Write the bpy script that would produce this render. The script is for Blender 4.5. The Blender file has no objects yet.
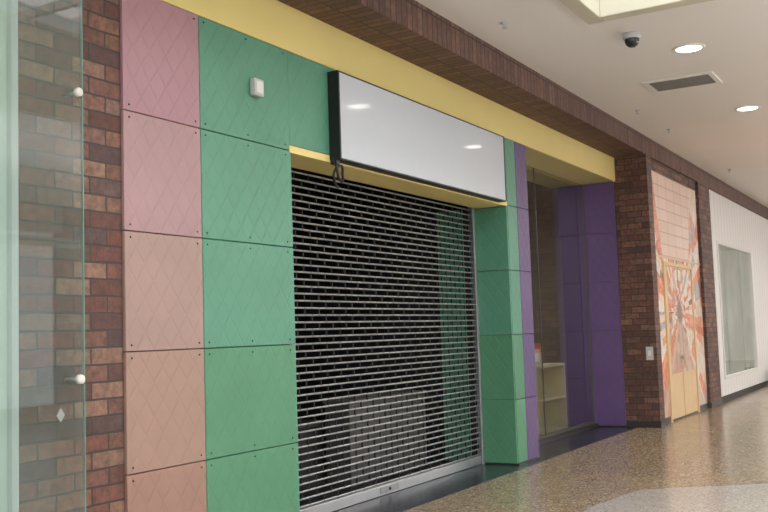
import bpy, bmesh, math, random
from mathutils import Vector, Matrix
random.seed(3)
sc=bpy.context.scene
sc.view_settings.view_transform='Standard'

# ---------------------------------------------------------------- helpers
def lin(c):
    out=[]
    for v in c[:3]:
        v=v/255
        out.append(v/12.92 if v<=.04045 else ((v+.055)/1.055)**2.4)
    return (*out,1)
class NT:
    def __init__(s,name):
        s.m=bpy.data.materials.new(name); s.m.use_nodes=True
        s.t=s.m.node_tree; s.t.nodes.clear()
        s.out=s.n('ShaderNodeOutputMaterial')
    def n(s,typ,**k):
        nd=s.t.nodes.new(typ)
        for a,b in k.items(): setattr(nd,a,b)
        return nd
    def l(s,a,b): s.t.links.new(a,b)
    def math(s,op,a,b=None,c=None,clamp=False):
        nd=s.n('ShaderNodeMath',operation=op); nd.use_clamp=clamp
        for i,v in enumerate((a,b,c)):
            if v is None: continue
            if isinstance(v,(int,float)): nd.inputs[i].default_value=v
            else: s.l(v,nd.inputs[i])
        return nd.outputs[0]
    def mix(s,fac,a,b,blend='MIX'):
        nd=s.n('ShaderNodeMix',data_type='RGBA',blend_type=blend)
        for i,v in ((0,fac),(6,a),(7,b)):
            if isinstance(v,(int,float)): nd.inputs[i].default_value=v
            elif isinstance(v,tuple): nd.inputs[i].default_value=v
            else: s.l(v,nd.inputs[i])
        return nd.outputs[2]
    def xyz(s):
        g=s.n('ShaderNodeNewGeometry'); x=s.n('ShaderNodeSeparateXYZ'); s.l(g.outputs['Position'],x.inputs[0])
        return g.outputs['Position'],x.outputs[0],x.outputs[1],x.outputs[2]
    def comb(s,a,b,c=0.0):
        nd=s.n('ShaderNodeCombineXYZ')
        for i,v in enumerate((a,b,c)):
            if isinstance(v,(int,float)): nd.inputs[i].default_value=v
            else: s.l(v,nd.inputs[i])
        return nd.outputs[0]
    def noise(s,vec,scale,detail=3,rough=.5):
        nd=s.n('ShaderNodeTexNoise'); nd.inputs['Scale'].default_value=scale
        nd.inputs['Detail'].default_value=detail; nd.inputs['Roughness'].default_value=rough
        s.l(vec,nd.inputs['Vector']); return nd.outputs['Fac'],nd.outputs['Color']
    def ramp(s,fac,stops,interp='LINEAR'):
        nd=s.n('ShaderNodeValToRGB'); cr=nd.color_ramp; cr.interpolation=interp
        while len(cr.elements)<len(stops): cr.elements.new(.5)
        for e,(p,c) in zip(cr.elements,stops): e.position=p; e.color=c
        s.l(fac,nd.inputs[0]); return nd.outputs[0]
    def bsdf(s,col,rough=.6,metal=0,bump=None,bstr=.3,bdist=.01,spec=.5,coat=0):
        b=s.n('ShaderNodeBsdfPrincipled')
        if isinstance(col,tuple): b.inputs['Base Color'].default_value=col
        else: s.l(col,b.inputs['Base Color'])
        if isinstance(rough,(int,float)): b.inputs['Roughness'].default_value=rough
        else: s.l(rough,b.inputs['Roughness'])
        b.inputs['Metallic'].default_value=metal
        b.inputs['Specular IOR Level'].default_value=spec
        b.inputs['Coat Weight'].default_value=coat
        if bump is not None:
            bp=s.n('ShaderNodeBump'); bp.inputs['Strength'].default_value=bstr; bp.inputs['Distance'].default_value=bdist
            s.l(bump,bp.inputs['Height']); s.l(bp.outputs[0],b.inputs['Normal'])
        s.l(b.outputs[0],s.out.inputs[0]); return b

def plain(name,rgb,rough=.5,metal=0,var=.06,scale=6,spec=.5):
    N=NT(name); P,_,_,_=N.xyz(); f,_=N.noise(P,scale)
    c=lin(rgb); d=tuple(v*(1-var*2) for v in c[:3])+(1,)
    col=N.mix(f,d,tuple(min(1,v*(1+var)) for v in c[:3])+(1,))
    N.bsdf(col,rough,metal,bump=f,bstr=.03,spec=spec); return N.m

def panel_mat(name,rgb,s=.15):
    N=NT(name); P,x,y,z=N.xyz()
    u=N.math('ADD',x,y)
    h=None
    zz=N.math('MULTIPLY',z,.7)
    for op in('ADD','SUBTRACT'):
        a=N.math(op,u,zz); a=N.math('DIVIDE',a,s); a=N.math('FRACT',a)
        a=N.math('SUBTRACT',a,.5); a=N.math('ABSOLUTE',a)
        a=N.math('SUBTRACT',.5,a); a=N.math('DIVIDE',a,.09,clamp=True)
        h=a if h is None else N.math('MINIMUM',h,a)
    f,_=N.noise(P,2.2,4); f2,_=N.noise(P,60,3)
    c=lin(rgb)
    col=N.mix(f,tuple(v*.84 for v in c[:3])+(1,),tuple(min(1,v*1.1) for v in c[:3])+(1,))
    g=N.math('MULTIPLY',N.math('SUBTRACT',1,h),.05)
    col=N.mix(g,col,tuple(v*.5 for v in c[:3])+(1,))
    hh=N.math('ADD',h,N.math('MULTIPLY',f2,.15))
    N.bsdf(col,.4,bump=hh,bstr=.42,bdist=.006); return N.m

def brick_mat(name,cols,mortar,bw,bh,soldier=False,rough=.6,ms=.006):
    N=NT(name); P,x,y,z=N.xyz()
    if soldier: v=N.comb(N.math('ADD',z,y),x)
    else: v=N.comb(N.math('ADD',x,y),z)
    nf,nc=N.noise(P,9,2)
    off=N.n('ShaderNodeVectorMath',operation='MULTIPLY_ADD'); N.l(nc,off.inputs[0]); off.inputs[1].default_value=(.012,.012,0); N.l(v,off.inputs[2]); v=off.outputs[0]
    t=N.n('ShaderNodeTexBrick'); N.l(v,t.inputs['Vector'])
    t.inputs['Scale'].default_value=1; t.inputs['Brick Width'].default_value=bw; t.inputs['Row Height'].default_value=bh
    t.inputs['Mortar Size'].default_value=ms; t.inputs['Mortar Smooth'].default_value=.2
    t.inputs['Color1'].default_value=(0,0,0,1); t.inputs['Color2'].default_value=(1,1,1,1); t.inputs['Mortar'].default_value=(.5,.5,.5,1)
    if soldier: t.offset=0
    n=len(cols)
    base=N.ramp(t.outputs['Color'],[(i/(n-1),lin(c)) for i,c in enumerate(cols)])
    f,_=N.noise(P,18,6,.75)
    fr=N.ramp(f,[(.38,(0,0,0,1)),(.62,(1,1,1,1))])
    base=N.mix(N.math('MULTIPLY',fr,.6),base,lin(tuple(c*.55 for c in cols[0])))
    col=N.mix(t.outputs['Fac'],base,lin(mortar))
    h=N.math('SUBTRACT',N.math('MULTIPLY',f,.5),t.outputs['Fac'])
    N.bsdf(col,rough,bump=h,bstr=.6,bdist=.008); return N.m

def glass_mat(name,tint,refl=1.0,haze=0,hazecol=(200,220,220)):
    N=NT(name); tr=N.n('ShaderNodeBsdfTransparent'); tr.inputs[0].default_value=lin(tint)
    gl=N.n('ShaderNodeBsdfGlossy'); gl.inputs['Roughness'].default_value=.01
    gl.inputs[0].default_value=(1,1,1,1)
    fr=N.n('ShaderNodeFresnel')
    g=N.n('ShaderNodeNewGeometry')   # thin-sheet glass: same reflectance from both faces
    N.l(N.math('MULTIPLY_ADD',g.outputs['Backfacing'],1/1.5-1.5,1.5),fr.inputs[0])
    fac=N.math('MULTIPLY',fr.outputs[0],refl,clamp=True)
    mx=N.n('ShaderNodeMixShader'); N.l(fac,mx.inputs[0]); N.l(tr.outputs[0],mx.inputs[1]); N.l(gl.outputs[0],mx.inputs[2])
    last=mx.outputs[0]
    if haze:
        d=N.n('ShaderNodeBsdfDiffuse'); d.inputs[0].default_value=lin(hazecol)
        m2=N.n('ShaderNodeMixShader'); m2.inputs[0].default_value=haze
        N.l(last,m2.inputs[1]); N.l(d.outputs[0],m2.inputs[2]); last=m2.outputs[0]
    N.l(last,N.out.inputs[0]); return N.m
def emit(name,rgb,s):
    N=NT(name); e=N.n('ShaderNodeEmission'); e.inputs[0].default_value=lin(rgb); e.inputs[1].default_value=s
    N.l(e.outputs[0],N.out.inputs[0]); return N.m

def link(ob,parent=None):
    sc.collection.objects.link(ob)
    if parent: ob.parent=parent
    return ob
def group(name):
    e=bpy.data.objects.new(name,None); e.empty_display_size=.2; return link(e)
def add_box(bm,x0,x1,y0,y1,z0,z1,mi=0):
    vs=[bm.verts.new((x,y,z)) for x in(x0,x1) for y in(y0,y1) for z in(z0,z1)]
    for q in((0,1,3,2),(4,6,7,5),(0,4,5,1),(2,3,7,6),(0,2,6,4),(1,5,7,3)):
        fc=bm.faces.new([vs[i] for i in q]); fc.material_index=mi
def boxes(name,bl,mats,parent=None,bevel=0):
    if not isinstance(mats,list): mats=[mats]
    bm=bmesh.new()
    for b in bl: add_box(bm,*b)
    bmesh.ops.recalc_face_normals(bm,faces=bm.faces)
    me=bpy.data.meshes.new(name); bm.to_mesh(me); bm.free()
    for m in mats: me.materials.append(m)
    ob=bpy.data.objects.new(name,me)
    if bevel:
        md=ob.modifiers.new('b','BEVEL'); md.width=bevel; md.segments=2; md.limit_method='ANGLE'
    return link(ob,parent)
def box(name,x0,x1,y0,y1,z0,z1,mat,parent=None,bevel=0):
    return boxes(name,[(x0,x1,y0,y1,z0,z1)],mat,parent,bevel)
def revolve(name,prof,loc,mat,parent=None,seg=32,axis='Z'):
    bm=bmesh.new(); rings=[]
    for r,h in prof:
        if r<1e-6: rings.append([bm.verts.new((0,0,h))])
        else: rings.append([bm.verts.new((r*math.cos(2*math.pi*i/seg),r*math.sin(2*math.pi*i/seg),h)) for i in range(seg)])
    for a,b in zip(rings,rings[1:]):
        for i in range(seg):
            j=(i+1)%seg
            if len(a)==1 and len(b)==1: continue
            if len(a)==1: bm.faces.new((a[0],b[i],b[j]))
            elif len(b)==1: bm.faces.new((a[i],b[0],a[j]))
            else: bm.faces.new((a[i],b[i],b[j],a[j]))
    bmesh.ops.recalc_face_normals(bm,faces=bm.faces)
    me=bpy.data.meshes.new(name); bm.to_mesh(me); bm.free(); me.materials.append(mat)
    for p in me.polygons: p.use_smooth=True
    ob=bpy.data.objects.new(name,me); ob.location=loc
    if axis=='Y': ob.rotation_euler=(math.pi/2,0,0)
    if axis=='X': ob.rotation_euler=(0,math.pi/2,0)
    return link(ob,parent)
def curve(name,pts,r,mat,parent=None):
    cu=bpy.data.curves.new(name,'CURVE'); cu.dimensions='3D'; cu.bevel_depth=r; cu.bevel_resolution=3
    s=cu.splines.new('BEZIER'); s.bezier_points.add(len(pts)-1)
    for b,p in zip(s.bezier_points,pts): b.co=p; b.handle_left_type=b.handle_right_type='AUTO'
    cu.materials.append(mat); return link(bpy.data.objects.new(name,cu),parent)

# ---------------------------------------------------------------- materials
pinks=[panel_mat('pink_panel_top',(174,132,142)),panel_mat('pink_panel_upper',(172,137,139)),panel_mat('pink_panel_mid',(169,139,130)),
       panel_mat('pink_panel_low',(166,134,120)),panel_mat('pink_panel_base',(162,126,112))]
green=panel_mat('green_panel',(90,148,122)); green2=panel_mat('green_panel_low',(86,142,108))
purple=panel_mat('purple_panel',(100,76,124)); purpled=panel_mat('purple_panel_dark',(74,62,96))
yellow=plain('yellow_paint',(238,218,142),.5,var=.03,scale=2)
brick=brick_mat('brick_red',[(96,66,60),(146,102,84),(98,60,50),(158,120,100),(80,64,64),(126,74,60),(140,108,98)],(66,58,54),.26,.102,ms=.007)
brickp=brick_mat('brick_pier',[(92,62,54),(126,86,70),(82,62,58),(146,106,86),(104,68,56)],(52,44,42),.23,.092)
brickb=brick_mat('brick_soldier',[(108,78,66),(134,98,82),(96,68,60),(124,86,72)],(58,46,40),.30,.095,soldier=True,ms=.009)
ceilm=plain('ceiling_paint',(234,230,227),.9,var=.02,scale=1)
cream=plain('cream_trim',(206,201,182),.6,var=.02)
white=plain('white_paint',(230,228,224),.5,var=.02)
signm=plain('sign_acrylic',(204,210,218),.07,var=.01)
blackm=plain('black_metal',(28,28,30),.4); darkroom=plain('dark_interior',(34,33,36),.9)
steel=plain('galvanised_steel',(170,170,170),.4,.6); alu=plain('aluminium_rail',(196,197,198),.35,.7)
linkm=plain('shutter_link_steel',(72,72,74),.45,.5)
plinth=plain('dark_plinth_tile',(62,56,54),.3); tilem=plain('threshold_tile',(46,52,60),.25,var=.2,scale=30)
greyp=plain('grey_plastic',(196,198,196),.5)
wood=plain('pale_door_laminate',(226,196,152),.45,var=.05)
glass=glass_mat('shop_glass',(240,242,240),1.7); glassg=glass_mat('green_edge_glass',(244,249,247),.6,.05,(190,212,206))
glassw=glass_mat('clear_window_glass',(250,252,251),.8)
frost=glass_mat('frosted_film',(225,235,230),.4,.85,(212,224,216))
glow=emit('downlight_lens',(255,244,232),9)

def terrazzo(name,base,dark,light,pale):
    N=NT(name); P,x,y,z=N.xyz()
    v=N.n('ShaderNodeTexVoronoi'); v.inputs['Scale'].default_value=65; N.l(P,v.inputs['Vector'])
    sx=N.n('ShaderNodeSeparateXYZ'); N.l(v.outputs['Color'],sx.inputs[0])
    col=N.ramp(sx.outputs[0],[(0,lin(dark)),(.25,lin(base)),(.6,lin(base)),(.78,lin(light)),(.93,lin(pale))])
    f,_=N.noise(P,.8,4); col=N.mix(N.math('MULTIPLY',f,.2),col,lin(dark))
    f2,_=N.noise(P,3,3)
    r=N.math('MULTIPLY_ADD',f2,.10,.15)
    N.bsdf(col,r,spec=.5); return N.m
terr=terrazzo('terrazzo_brown',(150,130,104),(110,94,76),(172,154,126),(200,186,162))
terl=terrazzo('terrazzo_light',(176,168,158),(146,138,128),(188,182,172),(200,196,188))

# printed mural: radial perspective collage
def poster(name,top):
    N=NT(name); P,x,y,z=N.xyz()
    dx=N.math('SUBTRACT',x,16.45); dz=N.math('SUBTRACT',z,1.75)
    f,fc=N.noise(P,1.2,2)
    ang=N.math('ADD',N.math('ARCTAN2',dz,dx),N.math('MULTIPLY',f,.1))
    r2=N.math('SQRT',N.math('ADD',N.math('MULTIPLY',dx,dx),N.math('MULTIPLY',dz,dz)))
    ai=N.math('FLOOR',N.math('MULTIPLY',ang,9.5))
    ri=N.math('FLOOR',N.math('MULTIPLY',N.math('LOGARITHM',N.math('ADD',r2,.05),2.0),2.6))
    wn=N.n('ShaderNodeTexWhiteNoise',noise_dimensions='2D'); N.l(N.comb(ai,ri),wn.inputs[0])
    wa=N.n('ShaderNodeTexWhiteNoise',noise_dimensions='1D'); N.l(ai,wa.inputs['W'])
    k=N.math('ADD',N.math('MULTIPLY',wa.outputs[0],.6),N.math('MULTIPLY',wn.outputs[0],.4))
    rays=N.ramp(k,[(0,lin((214,112,70))),(.2,lin((232,150,104))),(.32,lin((238,216,196))),(.46,lin((226,132,88))),(.55,lin((242,232,220))),(.70,lin((176,172,178))),(.78,lin((136,88,74)))],'CONSTANT')
    f3,c3=N.noise(P,12,4,.7)
    rays=N.mix(.2,rays,N.ramp(f3,[(.42,lin((100,80,72))),(.58,lin((248,236,222)))]))
    down=N.math('MULTIPLY',N.math('DIVIDE',N.math('SUBTRACT',N.math('MULTIPLY',dz,-1),N.math('ABSOLUTE',dx)),.12,clamp=True),.6)
    rays=N.mix(down,rays,lin((190,164,144)))
    far=N.math('SUBTRACT',1,N.math('DIVIDE',N.math('SUBTRACT',r2,.14),.08,clamp=True))
    rays=N.mix(N.math('MULTIPLY',far,.7),rays,lin((96,80,78)))
    if top:
        t=N.n('ShaderNodeTexBrick'); N.l(N.comb(x,z),t.inputs['Vector']); t.offset=0
        t.inputs['Scale'].default_value=1; t.inputs['Brick Width'].default_value=.5; t.inputs['Row Height'].default_value=.19
        t.inputs['Mortar Size'].default_value=.010
        t.inputs['Color1'].default_value=lin((226,196,178)); t.inputs['Color2'].default_value=lin((234,210,195)); t.inputs['Mortar'].default_value=lin((204,162,144))
        edge=N.math('SUBTRACT',N.math('ABSOLUTE',dx),N.math('MULTIPLY_ADD',dz,.3,.6))
        side=N.math('DIVIDE',edge,.05,clamp=True)
        rays=N.mix(side,t.outputs['Color'],rays)
    N.bsdf(rays,.35); return N.m
posterL=poster('mural_rays',False); posterT=poster('mural_tiles',True)

def boarding():
    N=NT('white_vertical_boards'); P,x,y,z=N.xyz()
    a=N.math('FRACT',N.math('DIVIDE',x,.3)); a=N.math('ABSOLUTE',N.math('SUBTRACT',a,.5))
    h=N.math('DIVIDE',N.math('SUBTRACT',.5,a),.06,clamp=True)
    col=N.mix(h,lin((192,188,184)),lin((238,235,232)))
    N.bsdf(col,.5,bump=h,bstr=.5,bdist=.01); return N.m
boards=boarding()

# ---------------------------------------------------------------- floor
box('floor',-6,42,-13,5,-.1,0,terr)
box('floor_threshold_strip',6.0,14.66,-.16,.62,0.0,.006,tilem)
bm=bmesh.new()
pts=[(5.2,-1.75),(8.11,-1.60),(9.14,-1.74),(9.86,-2.77),(10.3,-4.2),(9.6,-5.8),(5.2,-6.2)]
vs=[bm.verts.new((x,y,.004)) for x,y in pts]; bm.faces.new(vs)
r=bmesh.ops.extrude_face_region(bm,geom=bm.faces[:]); bmesh.ops.translate(bm,verts=[g for g in r['geom'] if isinstance(g,bmesh.types.BMVert)],vec=(0,0,-.004))
bmesh.ops.recalc_face_normals(bm,faces=bm.faces)
me=bpy.data.meshes.new('floor_inlay'); bm.to_mesh(me); bm.free(); me.materials.append(terl)
link(bpy.data.objects.new('floor_inlay_light',me))

# ---------------------------------------------------------------- ceiling with skylight well
CZ=4.46; SX,SY0,SY1=8.79,-1.59,-5.6
boxes('ceiling',[(-6,42,SY0,-.50,CZ,CZ+.12),(-6,42,-13,SY1,CZ,CZ+.12),(SX,42,SY1,SY0,CZ,CZ+.12),(-6,-3,SY1,SY0,CZ,CZ+.12)],ceilm)
sky=group('skylight_well')
boxes('upstand',[(-3,SX,SY0,SY0+.05,CZ+.12,CZ+1.2),(SX,SX+.05,SY1,SY0+.05,CZ+.12,CZ+1.2),(-3,SX,SY1-.05,SY1,CZ+.12,CZ+1.2),(-3.05,-3,SY1,SY0,CZ+.12,CZ+1.2)],cream,sky)
w=.16
boxes('lip_trim',[(-3,SX,SY0-w,SY0-.001,CZ-.03,CZ+.2),(SX-w,SX-.001,SY1+w,SY0-w,CZ-.03,CZ+.2),(-3,SX-w,SY1,SY1+w,CZ-.03,CZ+.2)],cream,sky,.01)
boxes('glazing_bars',[(x-.04,x+.04,SY1,SY0,CZ+1.1,CZ+1.2) for x in (-1.8,-.6,.6,1.8,3,4.2,5.4,6.6,7.8)],white,sky)

for i,X in enumerate((10.28,13.71,17.14,20.57,24.0,27.4)):
    d=group('ceiling_downlight'); 
    revolve('trim_ring',[(.13,CZ-.003),(.135,CZ-.012),(.165,CZ-.010),(.172,CZ)],(X,-2.19,0),white,d,40)
    revolve('lens',[(0,CZ-.006),(.13,CZ-.006)],(X,-2.19,0),glow,d,40)
    la=bpy.data.lights.new('lamp','SPOT'); la.energy=60; la.spot_size=2.2; la.spot_blend=.8; la.shadow_soft_size=.1; la.color=(1,.94,.86)
    lo=link(bpy.data.objects.new('lamp',la),d); lo.location=(X,-2.19,CZ-.05)
v=group('air_vent_grille')
vx0,vx1,vy0,vy1=11.38,11.98,-2.2,-1.38
boxes('frame',[(vx0,vx1,vy0,vy0+.06,CZ-.02,CZ),(vx0,vx1,vy1-.06,vy1,CZ-.02,CZ),(vx0,vx0+.06,vy0+.06,vy1-.06,CZ-.02,CZ),(vx1-.06,vx1,vy0+.06,vy1-.06,CZ-.02,CZ)],white,v,.004)
box('dark_plenum',vx0+.05,vx1-.05,vy0+.05,vy1-.05,CZ-.004,CZ,blackm,v)
boxes('louvres',[(vx0+.085+i*.062,vx0+.1+i*.062,vy0+.06,vy1-.06,CZ-.018,CZ-.004) for i in range(8)],plain('vent_louvre',(150,146,140),.5),v)
d=group('dome_security_camera')
revolve('mount',[(0,CZ),(.085,CZ),(.09,CZ-.05),(.08,CZ-.06),(0,CZ-.06)],(9.40,-1.83,0),greyp,d)
revolve('dome',[(.072,CZ-.06),(.07,CZ-.09),(.055,CZ-.12),(.03,CZ-.138),(0,CZ-.144)],(9.40,-1.83,0),plain('smoked_dome',(40,42,46),.1),d)
for p in((8.32,-.92),(12.85,-.92),(14.42,-.95),(19,-.95)):
    s=group('ceiling_fire_sprinkler')
    revolve('rose',[(.04,CZ),(.038,CZ-.01),(.012,CZ-.014),(.01,CZ-.05),(.025,CZ-.052),(.025,CZ-.056),(0,CZ-.056)],(*p,0),greyp,s,20)

# ---------------------------------------------------------------- brick wall, left
box('wall_brick_left',3.52,4.28,.0,.4,0,4.17,brick)
g=group('window_1')
box('pane',-2,3.50,.04,.05,0,4.17,frost,g)
boxes('frame',[(3.47,3.515,.0,.055,0,4.17)],greyp,g)
nb=group('neighbour_shop_room')
boxes('shell',[(-2,3.5,2.5,2.6,0,4.17),(-2,3.5,.06,2.5,4.1,4.17)],cream,nb)
la=bpy.data.lights.new('added_room_fill','AREA'); la.size=1.5; la.energy=60; la.color=(1,.95,.85)  # fill lamp added so the room behind the frosted pane looks pale
link(bpy.data.objects.new('added_room_fill',la),nb).location=(2.6,1.2,4.05)
g=group('glass_shopfront_panel')
box('pane',2.3,3.87,-.112,-.10,.02,4.15,glassg,g)
box('polished_edge',3.871,3.876,-.113,-.099,.02,4.15,plain('glass_edge',(120,160,150),.2),g)
for z in (3.0,1.35):
    revolve('clip',[(0,.03),(.02,.03),(.026,.024),(.026,0),(0,0)],(3.83,-.112,z),white,g,24,'Y')
    revolve('standoff',[(0,0),(.010,0),(.010,-.097),(0,-.097)],(3.83,-.10,z),alu,g,16,'Y')
bm=bmesh.new(); vs=[bm.verts.new(p) for p in((3.70,-.1135,1.20),(3.73,-.1135,1.16),(3.70,-.1135,1.12),(3.67,-.1135,1.16))]; bm.faces.new(vs)
me=bpy.data.meshes.new('decal'); bm.to_mesh(me); bm.free(); me.materials.append(plain('etched_decal',(150,152,148),.6)); link(bpy.data.objects.new('diamond_decal',me),g)

# ---------------------------------------------------------------- shopfront wall core
core=plain('wall_core_render',(70,66,62),.8)
wf=group('wall_shopfront')
boxes('masonry',[(4.285,6.04,.025,.36,0,3.0),(10.33,10.96,.025,.55,0,3.8),(4.285,6.04,.025,.36,3.0,4.45)],core,wf)
boxes('lintel',[(6.04,10.33,.025,.36,3.02,4.45)],core,wf)
box('lintel_soffit',6.04,10.33,.0,.37,2.99,3.02,yellow,wf)
box('lintel_edge_trim',6.04,10.33,-.022,.0,2.985,3.045,yellow,wf,.003)
boxes('upper_core',[(10.33,14.66,.0,.6,3.84,4.45)],core,wf)
box('yellow_fascia',4.28,14.66,-.024,.0,3.80,4.17,yellow,wf)
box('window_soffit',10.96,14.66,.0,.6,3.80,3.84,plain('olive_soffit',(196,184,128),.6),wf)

cl=group('cladding_panels')
Z=[0.02,.745,1.49,2.24,3.0,3.8]; gp=.003
def pan(x0,x1,z0,z1,m,nm): box(nm,x0+gp,x1-gp,-.022,.02,z0+gp,z1-gp,m,cl,.004)
screws=[]
for i in range(5):
    pan(4.28,5.0,Z[i],Z[i+1],pinks[4-i],'pink_panel_%d'%(i+1))
    if i<4: pan(5.0,6.04,Z[i],Z[i+1],green if i>1 else green2,'green_panel_%d'%(i+1))
    pan(10.33,10.62,Z[i],Z[i+1],green if i>1 else green2,'green_pillar_panel_%d'%(i+1))
    pan(10.62,10.98,Z[i],Z[i+1],purple,'purple_pillar_panel_%d'%(i+1))
    for z in (Z[i]+.04,Z[i+1]-.04):
        for x in (4.33,4.95,5.05,5.52,5.98): screws.append((x,z))
pan(5.0,6.04,3.0,3.8,green,'green_header_panel_0')
pan(6.036,8.2,3.045,3.8,green,'green_header_panel_1'); pan(8.2,10.33,3.045,3.8,green,'green_header_panel_2')
it=group('display_room'); dr=group('dark_shop_interior')
for i in range(4):
    box('green_reveal_panel_%d'%(i+1),10.305,10.329,-.018,.40,Z[i]+gp,min(Z[i+1],2.985)-gp,green if i>1 else green2,cl,.004)
    box('green_reveal_left_%d'%(i+1),6.041,6.06,-.018,.36,Z[i]+gp,min(Z[i+1],2.985)-gp,green,cl,.004)
    box('green_inner_panel_%d'%(i+1),10.305,10.329,.56,.90,Z[i]+gp,Z[i+1]-gp,green,dr,.004)
for i in range(5):
    box('purple_reveal_panel_%d'%(i+1),14.63,14.655,-.0,.60,Z[i]+gp,Z[i+1]-gp,purple,cl,.004)
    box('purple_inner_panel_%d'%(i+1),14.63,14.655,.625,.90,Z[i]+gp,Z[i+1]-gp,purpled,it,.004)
box('reveal_backing',14.656,14.72,.625,.90,0,3.79,core,it)
box('reveal_backing',14.656,14.72,.001,.60,0,3.79,core,cl)
bm=bmesh.new()
for x,z in screws:
    r=bmesh.ops.create_uvsphere(bm,u_segments=8,v_segments=5,radius=.007); bmesh.ops.translate(bm,verts=r['verts'],vec=(x,-.023,z))
me=bpy.data.meshes.new('screws'); bm.to_mesh(me); bm.free(); me.materials.append(blackm); link(bpy.data.objects.new('screw_heads',me),cl)
box('skirting_tile',10.33,10.98,-.03,.02,.0,.02,plinth,cl)

# ---------------------------------------------------------------- dark shop behind the shutter
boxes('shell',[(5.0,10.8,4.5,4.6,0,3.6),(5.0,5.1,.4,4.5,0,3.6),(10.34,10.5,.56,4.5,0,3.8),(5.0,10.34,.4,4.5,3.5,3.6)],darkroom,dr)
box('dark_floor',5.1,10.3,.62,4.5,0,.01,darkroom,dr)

rs=group('roller_shutter_grille')
SYc=.43
bm=bmesh.new()
pitch=.062; z=.12; xl,xr=6.1,10.28
rows=[]
while z<3.02:
    bm2=bmesh.ops.create_cone(bm,cap_ends=True,segments=8,radius1=.009,radius2=.009,depth=xr-xl)
    bmesh.ops.rotate(bm,verts=bm2['verts'],matrix=Matrix.Rotation(math.pi/2,3,'Y'))
    bmesh.ops.translate(bm,verts=bm2['verts'],vec=((xl+xr)/2,SYc,z)); rows.append(z); z+=pitch
me=bpy.data.meshes.new('rods'); bm.to_mesh(me); bm.free(); me.materials.append(steel); link(bpy.data.objects.new('rods',me),rs)
lk=[]
for k,z in enumerate(rows[:-1]):
    x=xl+.06+(.11 if k%2 else 0)
    while x<xr-.03:
        lk.append((x-.004,x+.004,SYc-.008,SYc+.008,z-.009,z+pitch+.009)); x+=.22
boxes('links',lk,linkm,rs)
boxes('guide_channels',[(6.06,6.11,SYc-.04,SYc+.04,0,3.05),(10.25,10.30,SYc-.045,SYc-.03,0,3.05),(10.285,10.304,SYc-.045,SYc+.04,0,3.05)],alu,rs,.003)
box('bottom_rail',6.11,10.25,SYc-.025,SYc+.025,.008,.105,alu,rs,.006)
box('lock_plate',7.95,8.3,SYc-.035,SYc-.026,.035,.09,steel,rs,.003)
revolve('lock_barrel',[(0,.012),(.014,.012),(.014,0)],(8.12,SYc-.035,.062),blackm,rs,16,'Y')
revolve('roller_drum',[(0,-2.1),(.12,-2.1),(.12,2.1),(0,2.1)],(8.2,.62,3.2),blackm,rs,24,'X')

hc=group('metal_cabinet')
box('carcass',8.3,9.95,.95,1.25,.012,.85,plain('cabinet_grey',(92,90,88),.5),hc,.01)
box('top_lip',8.29,9.96,.93,1.27,.85,.88,plain('cabinet_lip',(112,110,107),.5),hc,.005)
boxes('door_gap',[(9.12,9.13,.948,.95,.04,.82)],blackm,hc)
cb=group('storage_box'); box('body',7.6,8.5,1.35,1.7,.012,.62,plain('box_grey',(64,62,60),.6),cb,.01)
box('lid',7.58,8.52,1.33,1.72,.62,.66,plain('box_lid',(80,78,75),.6),cb,.005)

# ---------------------------------------------------------------- sign
sg=group('blank_lightbox_sign')
sx0,sx1,sz0,sz1=6.6,10.06,3.0,3.75
box('case',sx0,sx1,-.115,-.024,sz0,sz1,blackm,sg)
box('acrylic_face',sx0+.02,sx1-.012,-.124,-.115,sz0+.012,sz1-.010,signm,sg)
boxes('edge_trim',[(sx0,sx0+.02,-.13,-.115,sz0,sz1),(sx1-.012,sx1,-.13,-.115,sz0,sz1),(sx0+.02,sx1-.012,-.13,-.115,sz0,sz0+.012),(sx0+.02,sx1-.012,-.13,-.115,sz1-.01,sz1)],blackm,sg)
curve('power_cable',[(6.60,-.07,3.02),(6.57,-.11,2.93),(6.60,-.11,2.84),(6.67,-.10,2.83),(6.69,-.09,2.89),(6.64,-.11,2.95),(6.57,-.09,2.90),(6.60,-.07,2.80),(6.68,-.05,2.78)],.011,blackm,sg)
box('cable_gland',6.58,6.64,-.10,-.04,2.96,3.0,blackm,sg,.006)
ss=group('wall_sensor_box')
box('body',5.55,5.66,-.075,-.023,3.34,3.47,greyp,ss,.008); box('face',5.565,5.645,-.082,-.075,3.36,3.45,white,ss,.004)

# ---------------------------------------------------------------- second shop window
w2=group('window_2')
box('pane',10.98,14.62,.495,.505,.10,3.79,glass,w2)
thin=plain('bronze_frame',(96,92,86),.4,.4)
boxes('frame',[(10.985,14.62,.485,.515,.06,.10),(10.985,11.01,.485,.515,.10,3.79),(14.605,14.625,.485,.515,.10,3.79),(12.55,12.56,.49,.51,.10,3.79)],thin,w2,.003)
box('window_plinth',10.985,14.62,.44,.6,.007,.06,plinth,w2)
wallint=plain('display_wall',(132,128,118),.8)
boxes('shell',[(10.98,17.5,3.6,3.7,0,3.79),(17.4,17.5,1.3,3.6,0,3.79),(10.98,17.5,.62,3.7,3.795,3.835),(14.73,17.5,.625,.66,0,3.79)],wallint,it)
la=bpy.data.lights.new('added_room_fill','AREA'); la.size=2; la.size_y=1.5; la.shape='RECTANGLE'; la.energy=60; la.color=(1,.95,.88)  # fill lamp added to brighten the display room behind the glass
link(bpy.data.objects.new('added_room_fill',la),it).location=(14,2.3,3.75)
sh=group('display_shelf_unit')
sw=plain('shelf_pale_wood',(230,220,190),.5)
X0,X1,Y0=12.85,14.05,.72
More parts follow.
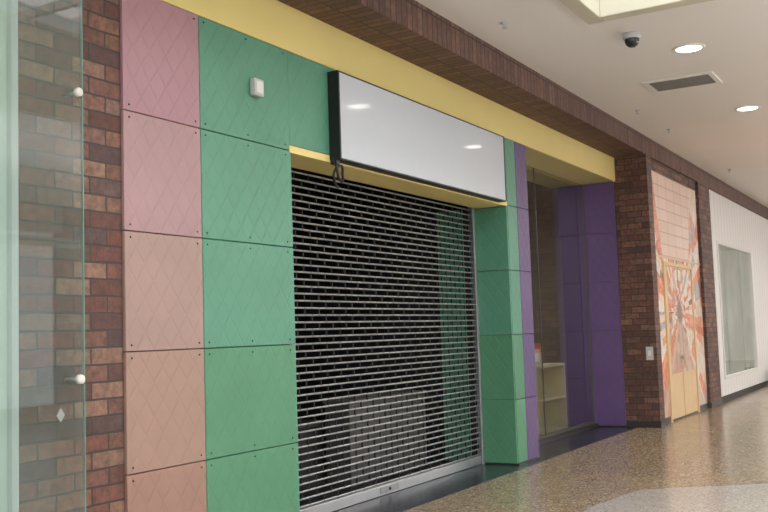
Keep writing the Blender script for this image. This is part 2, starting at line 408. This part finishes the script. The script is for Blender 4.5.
boxes('frame',[(X0,X0+.04,Y0,Y0+.4,0.01,.98),(X1-.04,X1,Y0,Y0+.4,0.01,.98),(X0,X1,Y0,Y0+.4,.98,1.02),(X0+.04,X1-.04,Y0,Y0+.4,.04,.08),(X0+.04,X1-.04,Y0,Y0+.4,.50,.54),(X0+.04,X1-.04,Y0+.37,Y0+.4,.08,.98)],sw,sh,.004)
boxes('notices',[(X0+.02,X0+.55,Y0+.1,Y0+.12,1.02,1.2)],[plain('notice_white',(220,216,210),.5)],sh)
boxes('notice_band',[(X0+.02,X0+.55,Y0+.1,Y0+.12,1.2,1.34)],[plain('notice_orange',(226,130,90),.5)],sh)

# ---------------------------------------------------------------- brick pier, beam, hoarding
PX=14.66
bp=group('brick_pier')
box('shaft',PX,14.93,-.52,-.001,.11,4.17,brickp,bp); box('plinth',PX-.012,14.93,-.532,-.001,0,.11,plinth,bp,.004)
sp=group('switch_plate'); box('plate',PX-.012,PX-.0005,-.47,-.36,1.02,1.22,greyp,sp,.004); box('rocker',PX-.02,PX-.012,-.44,-.39,1.08,1.16,white,sp,.003)
box('brick_beam',-2,42,-.52,-.0245,4.17,4.46,brickb)
hd=group('mural_hoarding')
hy=-.46
box('lower_left_sheet',14.93,15.5,hy,hy+.04,.1,2.62,posterL,hd); box('lower_right_sheet',17.45,18.2,hy,hy+.04,.1,2.62,posterL,hd)
box('over_door_strip',15.5,17.45,hy,hy+.04,2.56,2.62,posterL,hd)
box('upper_sheet',14.93,18.2,hy,hy+.04,2.65,4.0,posterT,hd)
boxes('top_rail',[(14.93,18.2,hy-.01,hy+.04,4.0,4.17)],brickp,hd)
boxes('joint_trim',[(14.93,18.2,hy-.012,hy+.04,2.62,2.65)],wood,hd)
box('hoarding_kicker',14.93,18.2,hy+.0,hy+.04,0,.1,plinth,hd)
dd=group('door_1')
boxes('leaves',[(15.55,16.46,hy-.005,hy+.03,.03,2.50),(16.49,17.4,hy-.005,hy+.03,.03,2.50)],wood,dd,.004)
boxes('frame',[(15.5,15.55,hy-.03,hy+.04,.0,2.56),(17.4,17.45,hy-.03,hy+.04,.0,2.56),(15.55,17.4,hy-.03,hy+.04,2.50,2.56)],wood,dd,.004)
box('door_mural',15.75,17.38,hy-.010,hy-.0055,.75,2.48,posterL,dd)
revolve('handle_knob',[(0,.06),(.03,.055),(.03,.035),(.012,.03),(.012,0)],(16.38,hy-.011,1.0),alu,dd,20,'Y')
p2=group('brick_pier'); box('shaft',18.2,19.15,-.52,.0,.11,4.17,brickp,p2); box('plinth',18.19,19.15,-.532,.0,0,.11,plinth,p2,.004)
ww=group('wall_white_boarded')
wy=-.47
boxes('boards',[(19.16,19.8,wy,wy+.2,.12,4.17),(23.6,40,wy,wy+.2,.12,4.17),(19.8,23.6,wy,wy+.2,.12,.43),(19.8,23.6,wy,wy+.2,3.18,4.17)],boards,ww)
box('skirting',19.16,40,wy-.01,wy+.2,0,.12,blackm,ww)
w3=group('window_3')
boxes('frame',[(19.8,19.88,wy-.02,wy+.06,.43,3.18),(23.52,23.6,wy-.02,wy+.06,.43,3.18),(19.88,23.52,wy-.02,wy+.06,.43,.49),(19.88,23.52,wy-.02,wy+.06,3.12,3.18)],white,w3,.004)
box('pane',19.88,23.52,wy+.02,wy+.026,.49,3.12,glassw,w3)
box('blind',19.88,23.52,wy+.045,wy+.055,.49,3.12,plain('pale_blind',(206,208,198),.7,var=.3,scale=1.6),w3)
boxes('blind_joints',[(20.6,20.62,wy+.040,wy+.045,.5,3.1),(22.3,22.32,wy+.040,wy+.045,.5,3.1)],plain('blind_joint',(130,136,128),.7),w3)
bn=group('litter_bin')
revolve('drum',[(0,.0),(.16,.0),(.18,.42),(.19,.44),(.17,.46),(0,.47)],(24.7,-.75,0),blackm,bn,24)

# ---------------------------------------------------------------- opposite side of the mall (seen only in reflections), plus added ceiling fill lamps
ow=group('wall_opposite')
boxes('piers',[(x,x+.9,-12.2,-11.8,0,4.46) for x in range(-4,40,6)],brickp,ow)
boxes('fascia',[(-6,42,-12.2,-11.9,3.9,4.46)],white,ow)
boxes('stall_riser',[(-6,42,-12.2,-11.95,0,.3)],plinth,ow)
box('wall_end',41,41.2,-12,-.5,0,4.46,white)
for X in (2,8,14,20,26,32):  # unseen upward area lamps added to brighten the ceiling, with made-up housings
    p=group('added_ceiling_fill')
    boxes('fill_housing',[(X-2.4,X+2.4,-7.1,-6.9,2.98,3.02),(X-2.4,X+2.4,-7.14,-7.1,2.98,3.08),(X-2.4,X+2.4,-6.9,-6.86,2.98,3.08)],white,p)
    boxes('fill_housing_wires',[(X-2,X-1.995,-7.0,-6.995,3.02,CZ),(X+2,X+2.005,-7.0,-6.995,3.02,CZ)],steel,p)
    la=bpy.data.lights.new('fill_area_lamp','AREA'); la.shape='RECTANGLE'; la.size=4.7; la.size_y=.18; la.energy=350; la.color=(1,1,1)
    lo=link(bpy.data.objects.new('fill_area_lamp',la),p); lo.location=(X,-7,3.05); lo.rotation_euler=(math.pi,0,0)

# ---------------------------------------------------------------- light
wd=bpy.data.worlds.new('World'); sc.world=wd; wd.use_nodes=True
bg=wd.node_tree.nodes['Background']; bg.inputs[0].default_value=(.92,.96,1,1); bg.inputs[1].default_value=1.85
la=bpy.data.lights.new('skylight_daylight','AREA'); la.shape='RECTANGLE'; la.size=11; la.size_y=3.6; la.energy=260; la.color=(.95,.98,1)
lo=link(bpy.data.objects.new('skylight_daylight',la)); lo.location=(3,-3.6,CZ+1.3)

# ---------------------------------------------------------------- camera
cx,cy,f=384,256,960
dX=Vector((950-cx,cy-315,-f)).normalized()
h2=Vector((0-cx,cy-(315+950*.033),-f)).normalized()
dZ=dX.cross(h2).normalized()
if dZ.y<0:dZ=-dZ
dY=dZ.cross(dX)
R=Matrix((dX,dY,dZ))
cam=bpy.data.cameras.new('camera'); cam.lens=45; cam.sensor_width=36
co=link(bpy.data.objects.new('camera',cam)); co.matrix_world=Matrix.Translation((0,-4.379,1.55))@R.to_4x4()
sc.camera=co
